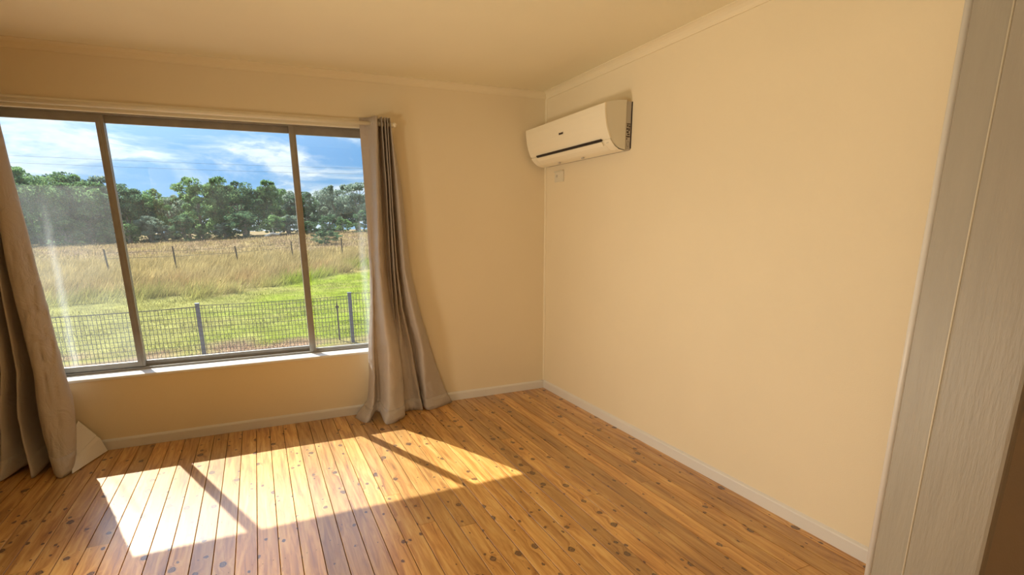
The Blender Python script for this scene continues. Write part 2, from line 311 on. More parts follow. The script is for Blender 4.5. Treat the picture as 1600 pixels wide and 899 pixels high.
# floor: dark base and every board of its own
floor = struct(obj('floor', B((X0 - 0.1, YB - 0.1, -0.12), (X1 + 0.1, 0.1, -0.021)), M['subfloor']))
joints = {}
def seam(k): return -0.581 + 0.0881 * k
for kx in range(-46, 7):
    xa, xb = seam(kx), min(seam(kx + 1), -0.0005)
    if xb - xa < 0.01: continue
    cuts = [YB, 0.0]
    xm = (xa + xb) / 2
    if abs(xm + 1.59) < 0.05: cuts.append(-1.752)
    elif abs(xm + 3.01) < 0.05: cuts.append(-1.306)
    elif random.random() < 0.55: cuts.append(random.choice([-0.45 * i for i in range(1, 12)]) - 0.05)
    cuts.sort(reverse=True)
    for a, b in zip(cuts, cuts[1:]):
        bm = bmesh.new(); x0, x1 = xa + 0.0014, xb - 0.0014; y1, y0 = a - (0.0008 if a < 0 else 0), b + 0.0008
        bv = 0.0012
        prism(bm, [(x0, -0.02), (x1, -0.02), (x1, -bv), (x1 - bv, 0), (x0 + bv, 0), (x0, -bv)], 'y', y0, y1)
        dz = random.uniform(-0.0006, 0.0)
        for v_ in bm.verts: v_.co.z += dz
        obj('floorboard', bm, M['wood'], floor)
# nail heads beside the two visible butt joints and along the joist lines
bm = bmesh.new()
for kx in range(-46, 6):
    for jy in (-0.42, -0.87, -1.32, -1.77, -2.22, -2.67):
        for fx in (0.022, 0.066):
            if random.random() < 0.75:
                bmesh.ops.create_circle(bm, cap_ends=True, radius=0.0022, segments=8, matrix=Matrix.Translation((seam(kx) + fx + random.uniform(-.004, .004), jy + random.uniform(-.012, .012), 0.0004)))
nh = obj('nail_head', bm, M['ink'], floor); nh['kind'] = 'stuff'

struct(obj('ceiling', B((X0 - 0.1, YB - 0.1, H), (X1 + 0.1, 0.24, H + 0.1)), M['ceiling']))
struct(obj('wall_right', B((X1, YB - 0.1, -0.1), (X1 + 0.1, 0.24, H)), M['wall']))
struct(obj('wall_left', B((X0 - 0.1, YB - 0.1, -0.1), (X0, 0.24, H)), M['wall']))
struct(obj('wall_rear', B((X0, YB - 0.1, -0.1), (X1, YB, H)), M['hall']))
# window wall with its opening
WX0, WX1, WZ0, WZ1 = -3.56, -1.35, 0.465, 2.105
bm = bmesh.new(); T = 0.24
box(bm, (X0, 0, -0.1), (WX0, T, H)); box(bm, (WX1, 0, -0.1), (X1, T, H)); box(bm, (WX0, 0, WZ1), (WX1, T, H)); box(bm, (WX0, 0, -0.1), (WX1, T, WZ0))
struct(obj('wall_back', bm, M['wall']))
# near wall with the wide opening the picture is taken through
OX0, OX1, OZ = -3.3, -0.80, 2.12
bm = bmesh.new()
box(bm, (X0, YH, -0.1), (OX0, YN, H)); box(bm, (OX1 + 0.02, YH, -0.1), (X1, YN, H)); box(bm, (OX0, YH, OZ + 0.02), (OX1 + 0.02, YN, H))
struct(obj('wall_near', bm, M['hall']))

# cornices (small cove), corner bead, baseboards
cove = [(0, 0), (0.046, 0), (0.046, -0.004), (0.036, -0.008), (0.024, -0.016), (0.014, -0.027), (0.008, -0.038), (0.006, -0.046), (0, -0.046)]
bm = prism(bmesh.new(), [(-a, H + b) for a, b in cove], 'x', X0, X1); struct(obj('trim_1', bm, M['cornice']))
bm = prism(bmesh.new(), [(-a, H + b) for a, b in cove], 'y', YN, 0.0); struct(obj('trim_2', bm, M['cornice']))
bm = prism(bmesh.new(), [(0, 0), (-0.014, 0), (-0.012, -0.007), (-0.007, -0.012), (0, -0.014)], 'z', 0.07, H - 0.04); struct(obj('trim_3', bm, M['cornice']))
def skirt(axis, a, b, face):
    pr = [(0, 0), (-0.012, 0), (-0.012, 0.056), (-0.009, 0.063), (0, 0.071)]
    return prism(bmesh.new(), [(face + p, q) for p, q in pr], axis, a, b)
struct(obj('baseboard_back', skirt('x', X0, -0.0121, 0.0), M['trim']))
struct(obj('baseboard_right', skirt('y', YN, 0.0, 0.0), M['trim']))

# ------------------------------------------------------------------ doorway on the right edge of the picture
door = struct(empty('door_1', (OX1, YN, 0)))
def local(o, root): o.matrix_parent_inverse = Matrix.Translation(-root.location); return o
def part(name, bm, m, root, smooth=False):
    o = obj(name, bm, m, root, smooth); o.matrix_parent_inverse = Matrix.Translation(-Vector(root.location)); return o
part('jamb_lining', B((OX1, YH + 0.0, 0), (OX1 + 0.02, YN + 0.015, OZ), 0.002), M['jamb'], door)
part('door_stop', B((OX1 - 0.03, YH - 0.015, 0), (OX1, -3.370, OZ), 0.008), M['jamb'], door)
part('stop_edge_highlight', tube(bmesh.new(), [(OX1 - 0.0285, -3.3715, 0), (OX1 - 0.0285, -3.3715, OZ)], 0.0024, 8), M['ac_side'], door, True)  # pale strip added in place of the highlight along the stop's crease
part('edge_bead', tube(bmesh.new(), [(OX1 + 0.004, YN + 0.012, 0), (OX1 + 0.004, YN + 0.012, OZ)], 0.009, 12), M['trim'], door, True)
part('room_architrave', B((OX1 + 0.014, YN, 0), (OX1 + 0.08, YN + 0.016, OZ + 0.06), 0.004), M['trim'], door)
part('head_lining', B((OX0, YH, OZ), (OX1 + 0.02, YN + 0.015, OZ + 0.02), 0.002), M['jamb'], door)
part('far_jamb_lining', B((OX0 - 0.0, YH, 0), (OX0 + 0.02, YN + 0.015, OZ), 0.002), M['jamb'], door)

# ------------------------------------------------------------------ window
win = struct(empty('window_1', ((WX0 + WX1) / 2, 0.15, WZ0)))
FY0, FY1 = 0.13, 0.20
def fr(name, a, b, bev=0.0015, m='alu'): return part(name, B(a, b, bev), M[m], win)
fr('frame_head', (WX0, FY0, 2.068), (WX1, FY1, 2.105)); fr('frame_jamb', (WX0, FY0, 0.485), (WX0 + 0.03, FY1, 2.068)); fr('frame_jamb', (WX1 - 0.03, FY0, 0.485), (WX1, FY1, 2.068))
bm = bmesh.new(); box(bm, (WX0, FY0 - 0.002, 0.478), (WX1, FY1, 0.487)); box(bm, (WX0, FY0, 0.487), (WX1, FY0 + 0.006, 0.499)); box(bm, (WX0, FY0 + 0.006, 0.487), (WX1, FY1 + 0.02, 0.496))
box(bm, (WX0, FY0 + 0.032, 0.496), (WX1, FY0 + 0.036, 0.508))
part('frame_sill_track', bm, M['alu'], win)
def sash(xa, xb, y, z0, z1, st0, st1, rb, rt, gm):
    bm = bmesh.new()
    box(bm, (xa, y, z0), (xa + st0, y + 0.025, z1), 0.0012); box(bm, (xb - st1, y, z0), (xb, y + 0.025, z1), 0.0012)
    box(bm, (xa + st0, y + 0.002, z0), (xb - st1, y + 0.023, z0 + rb), 0.001); box(bm, (xa + st0, y + 0.002, z1 - rt), (xb - st1, y + 0.023, z1), 0.001)
    s = part('sash', bm, M['alu'], win)
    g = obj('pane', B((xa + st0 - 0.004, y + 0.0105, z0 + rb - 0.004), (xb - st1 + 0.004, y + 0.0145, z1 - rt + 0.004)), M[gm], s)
    return s
SL = sash(WX0 + 0.03, -2.966, 0.136, 0.503, 2.068, 0.04, 0.041, 0.034, 0.045, 'glass_dirty')
SR = sash(-1.900, WX1 - 0.03, 0.136, 0.497, 2.068, 0.026, 0.04, 0.018, 0.052, 'glass')
SC = sash(-2.985, -1.876, 0.168, 0.499, 2.068, 0.02, 0.02, 0.034, 0.042, 'glass')
bm = bmesh.new(); box(bm, (-1.918, 0.128, 0.497), (-1.888, 0.165, 2.068), 0.0015); part('interlock', bm, M['alu'], win)
bm = bmesh.new(); box(bm, (-2.992, 0.131, 0.505), (-2.982, 0.137, 2.066)); part('stile_rib', bm, M['alu'], win)
# sill board and the flat head board
sl = bmesh.new(); prism(sl, [(0.132, 0.485), (-0.004, 0.485), (-0.009, 0.482), (-0.010, 0.476), (-0.008, 0.467), (0.0, 0.465), (0.132, 0.465)], 'x', WX0, WX1)
part('sill_board', sl, M['sill'], win)
hb_ = B((WX0 - 0.05, -0.010, 2.064), (WX1 + 0.03, 0.0, 2.116), 0.003); box(hb_, (WX0 - 0.05, -0.020, 2.055), (WX1 - 0.10, 0.004, 2.068), 0.004); part('head_board', hb_, M['rod'], win)
# reveal lining
bm = bmesh.new(); box(bm, (WX0, 0, 2.099), (WX1, 0.13, 2.105)); box(bm, (WX0, 0, 0.485), (WX0 + 0.006, 0.13, 2.1)); box(bm, (WX1 - 0.006, 0, 0.485), (WX1, 0.13, 2.1)); part('reveal_lining', bm, M['cornice'], win)

# outside shell: brick skin, eaves, gutter
bm = bmesh.new(); EX0, EX1 = -6.5, 3.0
box(bm, (EX0, T, -1.0), (WX0, T + 0.02, 2.32)); box(bm, (WX1, T, -1.0), (EX1, T + 0.02, 2.32)); box(bm, (WX0, T, WZ1), (WX1, T + 0.02, 2.32)); box(bm, (WX0, T, -1.0), (WX1, T + 0.02, WZ0))
struct(obj('trim_4', bm, M['brick']))
bm = bmesh.new(); box(bm, (EX0, 0.26, 2.32), (EX1, 0.72, 2.335)); box(bm, (EX0, 0.70, 2.30), (EX1, 0.78, 2.44)); struct(obj('trim_5', bm, M['sill']))
bm = bmesh.new(); prism(bm, [(0.80, 2.46), (0.80, 2.50), (-5.7, 3.7), (-5.7, 3.66)], 'x', EX0, EX1); box(bm, (EX0, -5.8, 2.52), (X0 - 0.1, 0.7, 2.56)); struct(obj('trim_6', bm, M['steel']))

# ------------------------------------------------------------------ curtain rod
rod = tag(empty('curtain_rod', (-2.45, -0.09, 2.062)), 'thin cream curtain rod running along the top of the window', 'curtain rod')
part('rod', tube(bmesh.new(), [(-3.72, -0.09, 2.077), (-1.255, -0.09, 2.077)], 0.0125, 16), M['rod'], rod, True)
for x in (-3.73, -1.245):
    b_ = bmesh.new(); bmesh.ops.create_uvsphere(b_, u_segments=12, v_segments=8, radius=0.017, matrix=Matrix.Translation((x, -0.09, 2.077))); part('finial', b_, M['rod'], rod, True)
for x in (-3.70, -1.262):
    b_ = bmesh.new(); box(b_, (x - 0.006, -0.10, 2.060), (x + 0.006, -0.010, 2.065)); box(b_, (x - 0.012, -0.013, 2.045), (x + 0.012, -0.0, 2.10)); part('bracket', b_, M['rod'], rod)

# ------------------------------------------------------------------ curtains
def crom(p0, p1, p2, p3, t):
    return 0.5 * ((2 * p1) + (-p0 + p2) * t + (2 * p0 - 5 * p1 + 4 * p2 - p3) * t * t + (-p0 + 3 * p1 - 3 * p2 + p3) * t ** 3)
def resample(arr, n_each, axis0=True):
    arr = np.asarray(arr, float); out = []
    for i in range(len(arr) - 1):
        p0 = arr[max(i - 1, 0)]; p1 = arr[i]; p2 = arr[i + 1]; p3 = arr[min(i + 2, len(arr) - 1)]
        for s in range(n_each): out.append(crom(p0, p1, p2, p3, s / n_each))
    out.append(arr[-1]); return np.array(out)
def curtain(root, keys, zs, hem_z, seed, nu=7, nv=26):
    """keys: for each height a list of (x, y); hem_z: per fold height of the lowest edge"""
    K = np.array(keys, float)                       # [z][fold][2]
    zz = np.array(zs, float)
    rows = []
    # heights interpolated smoothly (monotone in z, linear parameter between keys)
    for i in range(len(zz) - 1):
        p0 = K[max(i - 1, 0)]; p1 = K[i]; p2 = K[i + 1]; p3 = K[min(i + 2, len(zz) - 1)]
        n = max(4, int(nv * (zz[i] - zz[i + 1])))
        for s in range(n):
            t = s / n; q = p1 + (p2 - p1) * t
            c = crom(p0, p1, p2, p3, t); rows.append((zz[i] + (zz[i + 1] - zz[i]) * t, 0.5 * q + 0.5 * c))
    rows.append((zz[-1], K[-1]))
    grid = []
    for z, pts in rows:
        P = resample(np.column_stack([pts, np.array(hem_z)]), nu)
        line = []
        for j, (x, y, hz) in enumerate(P):
            k = max(0.0, 1 - z / 0.30); zf = z + hz * k
            w = mnoise.noise(Vector((x * 9 + seed, z * 5.0, y * 6))) * 0.007 + mnoise.noise(Vector((x * 4 + seed, z * 13.0, 3.1))) * 0.008 * (1.3 - z / 2.2)
            cr = abs(mnoise.noise(Vector((x * 14 + seed, z * 24 + x * 9, 7.7)))); w += (0.011 if z < 1.3 else 0.003) * max(0, 0.12 - cr) / 0.12
            line.append((x, min(y + w, -0.016), zf))
        grid.append(line)
    nr, nc = len(grid), len(grid[0])
    def mk(r0, r1, name, parent, dy=0.0):
        bm = bmesh.new(); V = [[bm.verts.new((p[0], p[1] - dy, p[2])) for p in grid[i]] for i in range(r0, r1 + 1)]
        for i in range(r1 - r0):
            for j in range(nc - 1): bm.faces.new([V[i][j], V[i][j + 1], V[i + 1][j + 1], V[i + 1][j]])
        o = part(name, bm, M['cloth'], parent, True)
        s = o.modifiers.new('thick', 'SOLIDIFY'); s.thickness = 0.0018; s.offset = 0
        return o
    hem_r = next(i for i, (z, _) in enumerate(rows) if z < 0.075)
    mk(0, hem_r, 'cloth_panel', root)
    hm = mk(hem_r - 1, nr - 1, 'hem', root, 0.0022)
    return grid

curt = tag(empty('curtain', (-1.35, -0.10, 0)), 'taupe satin curtain gathered at the right side of the window, pooling on the floor', 'curtain')
Kx = [
 [-1.475, -1.45, -1.42, -1.375, -1.347, -1.336, -1.323, -1.314, -1.304, -1.297, -1.287, -1.278, -1.266],
 [-1.470, -1.45, -1.425, -1.398, -1.342, -1.331, -1.319, -1.308, -1.303, -1.295, -1.283, -1.250, -1.205],
 [-1.472, -1.46, -1.445, -1.418, -1.345, -1.332, -1.320, -1.308, -1.300, -1.285, -1.262, -1.232, -1.170],
 [-1.492, -1.478, -1.458, -1.412, -1.335, -1.322, -1.308, -1.295, -1.275, -1.255, -1.230, -1.190, -1.115],
 [-1.525, -1.50, -1.470, -1.400, -1.305, -1.312, -1.290, -1.265, -1.235, -1.205, -1.175, -1.130, -1.045],
 [-1.532, -1.51, -1.475, -1.415, -1.300, -1.312, -1.285, -1.255, -1.220, -1.185, -1.155, -1.125, -0.995],
 [-1.560, -1.54, -1.480, -1.440, -1.310, -1.315, -1.280, -1.250, -1.205, -1.165, -1.140, -1.110, -0.935],
 [-1.660, -1.60, -1.500, -1.475, -1.325, -1.320, -1.280, -1.245, -1.195, -1.150, -1.135, -1.110, -0.880]]
Ky = [
 [-.050, -.058, -.075, -.145, -.050, -.130, -.050, -.130, -.050, -.130, -.050, -.120, -.065],
 [-.055, -.070, -.090, -.160, -.050, -.125, -.050, -.125, -.055, -.125, -.040, -.115, -.045],
 [-.060, -.090, -.095, -.180, -.050, -.115, -.055, -.130, -.060, -.115, -.035, -.130, -.045],
 [-.065, -.110, -.100, -.200, -.075, -.100, -.060, -.110, -.055, -.105, -.035, -.135, -.045],
 [-.070, -.135, -.105, -.225, -.120, -.075, -.085, -.075, -.050, -.085, -.035, -.145, -.045],
 [-.072, -.160, -.110, -.245, -.160, -.075, -.095, -.080, -.060, -.090, -.035, -.145, -.045],
 [-.074, -.195, -.125, -.285, -.215, -.090, -.105, -.095, -.080, -.115, -.045, -.140, -.050],
 [-.080, -.235, -.170, -.335, -.255, -.110, -.115, -.110, -.110, -.140, -.060, -.155, -.060]]
curtain(curt, [list(zip(a, b)) for a, b in zip(Kx, Ky)], [2.118, 1.67, 1.10, 0.78, 0.50, 0.32, 0.12, 0.003],
        [0, 0, 0.055, 0.0, 0.012, 0, 0, 0, 0, 0.0, 0.035, 0.0, 0.0], 3.0, nu=8)
for x in (-1.402, -1.352, -1.327, -1.309):
    b_ = bmesh.new()
    tube(b_, [(x + 0.002 * math.cos(a), -0.09 + 0.021 * math.cos(a), 2.077 + 0.021 * math.sin(a)) for a in [2 * PI * i / 18 for i in range(19)]], 0.0028, 6, cap=False); part('eyelet', b_, M['chrome'], curt, True)

curl = tag(empty('curtain', (-3.55, -0.12, 0)), 'taupe curtain at the left edge of the window, in shade, with broad folds', 'curtain')
Lx = [
 [-3.420, -3.410, -3.400, -3.43, -3.455, -3.472, -3.49, -3.505, -3.52, -3.535, -3.55, -3.565, -3.60],
 [-3.410, -3.385, -3.365, -3.42, -3.475, -3.490, -3.525, -3.545, -3.57, -3.59, -3.61, -3.635, -3.69],
 [-3.400, -3.360, -3.332, -3.40, -3.455, -3.500, -3.535, -3.565, -3.605, -3.635, -3.675, -3.71, -3.80],
 [-3.390, -3.345, -3.310, -3.39, -3.455, -3.515, -3.560, -3.590, -3.645, -3.675, -3.73, -3.77, -3.87],
 [-3.385, -3.345, -3.312, -3.385, -3.450, -3.510, -3.560, -3.595, -3.655, -3.695, -3.76, -3.80, -3.91],
 [-3.390, -3.350, -3.325, -3.375, -3.430, -3.480, -3.535, -3.580, -3.670, -3.725, -3.80, -3.85, -3.96],
 [-3.395, -3.355, -3.335, -3.372, -3.420, -3.460, -3.525, -3.575, -3.685, -3.740, -3.82, -3.87, -3.99]]
Ly = [
 [-.050, -.060, -.085, -.135, -.125, -.050, -.130, -.050, -.130, -.050, -.130, -.050, -.09],
 [-.040, -.060, -.110, -.165, -.160, -.035, -.150, -.040, -.150, -.050, -.150, -.050, -.10],
 [-.040, -.075, -.135, -.200, -.195, -.030, -.175, -.040, -.170, -.045, -.165, -.050, -.11],
 [-.050, -.100, -.175, -.250, -.240, -.030, -.205, -.045, -.200, -.050, -.185, -.050, -.12],
 [-.070, -.130, -.215, -.290, -.270, -.040, -.240, -.060, -.225, -.060, -.200, -.050, -.13],
 [-.090, -.160, -.275, -.355, -.310, -.090, -.290, -.110, -.265, -.090, -.220, -.060, -.14],
 [-.100, -.180, -.305, -.385, -.330, -.120, -.320, -.140, -.290, -.110, -.240, -.070, -.15]]
curtain(curl, [list(zip(a, b)) for a, b in zip(Lx, Ly)], [2.118, 1.2, 0.60, 0.38, 0.22, 0.07, 0.003],
        [0, 0, 0.012, 0.0, 0.02, 0.045, 0.0, 0.03, 0, 0, 0, 0, 0], 11.0, nu=9)
# the pale back of the cloth turned out at the foot, lying against the baseboard
def lining(root, quads, name):
    bm = bmesh.new(); cache = {}
    for q in quads:
        vv = []
        for p in q:
            if p not in cache: cache[p] = bm.verts.new(p)
            vv.append(cache[p])
        bm.faces.new(vv)
    o = part(name, bm, M['lining'], root); md = o.modifiers.new('sub', 'SUBSURF'); md.levels = md.render_levels = 2; md.subdivision_type = 'SIMPLE'
    sd_ = o.modifiers.new('thick', 'SOLIDIFY'); sd_.thickness = 0.002; return o
A_, B_, C_, D_, E_ = (-3.344, -0.025, 0.225), (-3.262, -0.045, 0.122), (-3.222, -0.026, 0.006), (-3.332, -0.34, 0.004), (-3.348, -0.26, 0.055)
lining(curl, [(A_, B_, (-3.305, -0.15, 0.085), (-3.350, -0.10, 0.20)), ((-3.350, -0.10, 0.20), (-3.305, -0.15, 0.085), E_, (-3.38, -0.16, 0.17))], 'turned_lining')
lining(curl, [(tuple(v - (0.010 if i == 1 else 0) for i, v in enumerate(p_)) for p_ in q_) for q_ in [(B_, (-3.247, -0.035, 0.10), (-3.296, -0.16, 0.066), (-3.305, -0.15, 0.085)), ((-3.247, -0.035, 0.10), C_, (-3.285, -0.20, 0.004), (-3.296, -0.16, 0.066)), ((-3.296, -0.16, 0.066), (-3.285, -0.20, 0.004), D_, E_), ((-3.305, -0.15, 0.085), (-3.296, -0.16, 0.066), E_, (-3.349, -0.262, 0.056))]], 'turned_hem')
for x in (-3.45, -3.50, -3.53):
    b_ = bmesh.new()
    tube(b_, [(x + 0.002 * math.cos(a), -0.09 + 0.021 * math.cos(a), 2.077 + 0.021 * math.sin(a)) for a in [2 * PI * i / 18 for i in range(19)]], 0.0028, 6, cap=False); part('eyelet', b_, M['chrome'], curl, True)

# ------------------------------------------------------------------ air conditioner
AY0, AY1 = -1.10, -0.05
ac = tag(empty('air_conditioner', (0, (AY0 + AY1) / 2, 1.84)), 'cream white wall mounted split air conditioner high on the right wall by the corner', 'air conditioner')
front = [(-0.207, 2.106), (-0.206, 2.07), (-0.202, 2.036), (-0.196, 2.00), (-0.187, 1.969), (-0.174, 1.935), (-0.163, 1.912)]
under = [(-0.159, 1.903), (-0.144, 1.883), (-0.126, 1.866), (-0.110, 1.855), (-0.093, 1.848), (-0.051, 1.841)]
top = [(-0.046, 2.133), (-0.055, 2.133), (-0.10, 2.129), (-0.139, 2.123), (-0.175, 2.115), (-0.203, 2.1075)]
body = top + [(-0.197, 2.10), (-0.192, 2.036), (-0.178, 1.972), (-0.157, 1.916), (-0.150, 1.902), (-0.128, 1.873), (-0.093, 1.852), (-0.046, 1.845)]
part('casing', prism(bmesh.new(), body, 'y', AY0 + 0.0015, AY1), M['ac'], ac)
part('side_cover', prism(bmesh.new(), [(x, z) for x, z in top] + [(-0.2035, 2.10), (-0.201, 2.06), (-0.198, 2.036), (-0.183, 1.969), (-0.157, 1.908), (-0.126, 1.870), (-0.093, 1.8495), (-0.046, 1.843)], 'y', AY0, AY0 + 0.0015), M['ac_side'], ac)
part('front_panel', prism(bmesh.new(), front + [(x + 0.009, z + 0.001) for x, z in front[::-1]], 'y', AY0 - 0.0015, AY1 + 0.0015), M['ac'], ac, False)
part('lower_panel', prism(bmesh.new(), under + [(x + 0.006, z + 0.005) for x, z in under[::-1]], 'y', AY0 + 0.075, AY1 - 0.075), M['ac'], ac)
for a, b in ((AY0, AY0 + 0.073), (AY1 - 0.073, AY1)):
    part('end_cap', prism(bmesh.new(), under + [(x + 0.006, z + 0.005) for x, z in under[::-1]], 'y', a, b), M['ac'], ac)
# dark outlet gap and louvre
part('outlet_slot', prism(bmesh.new(), [(-0.165, 1.914), (-0.1705, 1.914), (-0.1635, 1.9005), (-0.158, 1.9005)], 'y', AY0 + 0.085, AY1 - 0.10), M['slot'], ac)
part('louvre', prism(bmesh.new(), [(-0.160, 1.899), (-0.165, 1.896), (-0.150, 1.874), (-0.145, 1.878)], 'y', AY0 + 0.085, AY1 - 0.10), M['ac'], ac)
part('mounting_box', B((-0.046, AY0 + 0.006, 1.846), (-0.003, AY1 - 0.01, 2.128), 0.003), M['ac_grey'], ac)
part('back_plate', B((-0.0045, AY0 + 0.001, 1.856), (0.0, AY1 - 0.005, 2.126)), M['slot'], ac)
part('signal_lamp', B((-0.150, AY0 + 0.03, 1.886), (-0.142, AY0 + 0.055, 1.898), 0.001), M['ac_side'], ac)
for y in (-0.376, -0.691): part('bottom_clip', B((-0.10, y - 0.012, 1.836), (-0.088, y + 0.012, 1.846), 0.001), M['ac_grey'], ac)
# dark maker's mark: an unreadable row of small bold letters
bm = bmesh.new(); y = -0.545
for i, (w, hh) in enumerate([(.0075, .014), (.0065, .012), (.0065, .012), (.0075, .012), (.0065, .012), (.007, .012), (.0065, .014)]):
    box(bm, (-0.1990, y - w, 2.004), (-0.1978 - 0.0005, y, 2.004 + hh)); y -= w + 0.0012
mk_ = part('brand_mark', bm, M['ink'], ac); 
for v_ in mk_.data.vertices: v_.co.x -= 0.0022
# label with dark print and an oval on the side of the mounting box
lab = part('print_label', B((-0.040, AY0 + 0.0048, 1.862), (-0.008, AY0 + 0.0062, 2.004)), M['ac_grey'], ac)
bm = bmesh.new()
for (a, b, c_, d_) in [(-.036, -.009, 1.995, 2.001), (-.034, -.024, 1.981, 1.993), (-.020, -.010, 1.978, 1.990), (-.036, -.026, 1.962, 1.975), (-.023, -.012, 1.958, 1.974), (-.035, -.020, 1.946, 1.956), (-.030, -.012, 1.934, 1.942), (-.037, -.010, 1.921, 1.929), (-.036, -.028, 1.908, 1.915)]:
    box(bm, (a, AY0 + 0.0042, c_), (b, AY0 + 0.0050, d_))
o = obj('print', bm, M['ink'], lab)
bm = bmesh.new(); tube(bm, [(-0.0215 + 0.0095 * math.cos(a), AY0 + 0.0045, 1.882 + 0.016 * math.sin(a)) for a in [2 * PI * i / 24 for i in range(25)]], 0.0008, 5, cap=False); obj('oval_outline', bm, M['ink'], lab)

# small cover plate below
cp = tag(empty('cover_plate', (0, -0.22, 1.76)), 'small square cream switch plate on the right wall just below the air conditioner', 'switch plate')
part('plate', B((-0.010, -0.288, 1.722), (0, -0.158, 1.803), 0.002), M['ac_side'], cp)
part('rocker', B((-0.0125, -0.205, 1.758), (-0.009, -0.185, 1.776), 0.001), M['ac_grey'], cp)
part('plate_hood', B((-0.018, -0.288, 1.796), (-0.008, -0.158, 1.804), 0.001), M['ac_side'], cp)

# ------------------------------------------------------------------ outdoors: ground
hx = [-60, -37, -22, -11, -3.7, 4, 14, 23, 60]; hz_ = [-.95, -.92, -.72, -.40, .05, .50, .78, .84, .9]
def gz(x, y):
    x = np.asarray(x, float); y = np.asarray(y, float)
    t = np.clip((y - 20) / 92, 0, 1.0) ** 1.25
    return -0.9 + t * (np.interp(x * 112 / np.maximum(y, 1), hx, hz_) + 0.9)
def fbm(x, y, s, seed=0.0):
    return np.array([mnoise.fractal(Vector((a * s + seed, b * s, seed)), 1.0, 2.0, 3) for a, b in zip(x, y)])
def zone(x, y):
    """colour of the ground cover itself: dirt by the fence, green lawn, tall straw, brown paddock"""
    n = fbm(x, y, 0.25); n2 = fbm(x, y, 0.9, 5.0)
    edge = np.where(x < -4, 17.0, 17.0 + (x + 4) * 1.35) + n * 3
    green = np.array([0.23, 0.275, 0.030]); dryg = np.array([0.29, 0.265, 0.085]); straw = np.array([0.36, 0.28, 0.125]); brown = np.array([0.31, 0.225, 0.14]); dirt = np.array([0.28, 0.18, 0.12]); red = np.array([0.30, 0.18, 0.085])
    w = np.clip((x + 4.3) / 3.2 + n * 0.9 + n2 * 0.5, 0.08, 1)[:, None]
    c = dryg * (1 - w) + green * w
    k = np.clip((n2 - 0.05) * 2.6, 0, 0.75)[:, None]; c = c * (1 - k) + dryg * k
    d = np.clip((y - edge) / 3.0, 0, 1)[:, None]; c = c * (1 - d) + straw * d
    rr = (np.clip(1 - np.abs(y - edge - 4.5) / 3.0, 0, 1) * np.clip(0.4 + n2 * 2, 0, 1))[:, None] * 0.7; c = c * (1 - rr) + red * rr
    b = np.clip((y - 38) / 20, 0, 1)[:, None] * np.clip(0.6 + n * 1.2, 0, 1)[:, None]; c = c * (1 - b) + brown * b
    e = np.clip((8.1 + n2 * 1.2 - y) / 0.7, 0, 1)[:, None]; c = c * (1 - e) + dirt * e
    return c
def set_zone(me, cols):
    a = me.color_attributes.new('zone', 'FLOAT_COLOR', 'POINT'); a.data.foreach_set('color', np.column_stack([cols, np.ones(len(cols))]).astype(np.float32).ravel())
ys = np.concatenate([np.linspace(0.27, 20, 50), np.geomspace(20.6, 420, 70)]); us = np.linspace(-1, 1, 110)
gx = np.array([[(-2 + u_ * (12 + y_ * 0.95)) for u_ in us] for y_ in ys]); gy = np.repeat(ys[:, None], len(us), 1)
gzv = gz(gx.ravel(), gy.ravel()) + fbm(gx.ravel(), gy.ravel(), 0.5, 2.0) * 0.04
V = np.column_stack([gx.ravel(), gy.ravel(), gzv]); nu_ = len(us)
I, J = np.meshgrid(np.arange(len(ys) - 1), np.arange(nu_ - 1), indexing='ij'); i0 = (I * nu_ + J).ravel()
F = np.column_stack([i0, i0 + 1, i0 + 1 + nu_, i0 + nu_])
me = np_mesh('ground', V, F, 4); set_zone(me, zone(V[:, 0], V[:, 1]))
ground = struct(link('ground', me, M['ground'], None, True))

def blades(name, x, y, hgt, wid, lean, label, cols=None, bright=1.0, nseg=1):
    n = len(x); a = rng.uniform(0, 2 * PI, n); z = gz(x, y) - 0.02
    lx = rng.normal(lean[0], lean[2], n) * hgt; ly = rng.normal(lean[1], lean[2], n) * hgt
    p0 = np.column_stack([x - np.cos(a) * wid / 2, y - np.sin(a) * wid / 2, z]); p1 = np.column_stack([x + np.cos(a) * wid / 2, y + np.sin(a) * wid / 2, z])
    p2 = np.column_stack([x + lx, y + ly, z + hgt * np.sqrt(np.clip(1 - (lx / hgt) ** 2 * 0.5, 0.2, 1))])
    V = np.stack([p0, p1, p2], 1).reshape(-1, 3); F = np.arange(3 * n).reshape(n, 3)
    me = np_mesh(name, V, F, 3)
    c = zone(x, y) if cols is None else cols
    c = c * bright * rng.uniform(0.7, 1.35, (n, 1)); c = np.repeat(c, 3, 0); set_zone(me, c)
    o = link(name, me, M['grass']); o['kind'] = 'stuff'; tag(o, label, 'grass'); return o
def wedge(n, y0, y1, pw=1.0):
    y = y0 + (y1 - y0) * rng.uniform(0, 1, n) ** pw
    xl = -2.2 - (y + 4) * 0.60 - 1.5; xr = -2.2 + (y + 4) * 0.24 + 1.5
    return xl + (xr - xl) * rng.uniform(0, 1, n), y
x, y = wedge(60000, 7.6, 26, 1.2)
n_ = fbm(x, y, 0.25); edge = np.where(x < -4, 17.0, 17.0 + (x + 4) * 1.35); k = y < edge + 2
x, y = x[k], y[k]
blades('lawn_grass', x, y, rng.uniform(0.04, 0.13, len(x)), 0.012 + 0.0006 * y, (0.1, 0, 0.5), 'short yellow green grass growing behind the wire fence', bright=1.15)
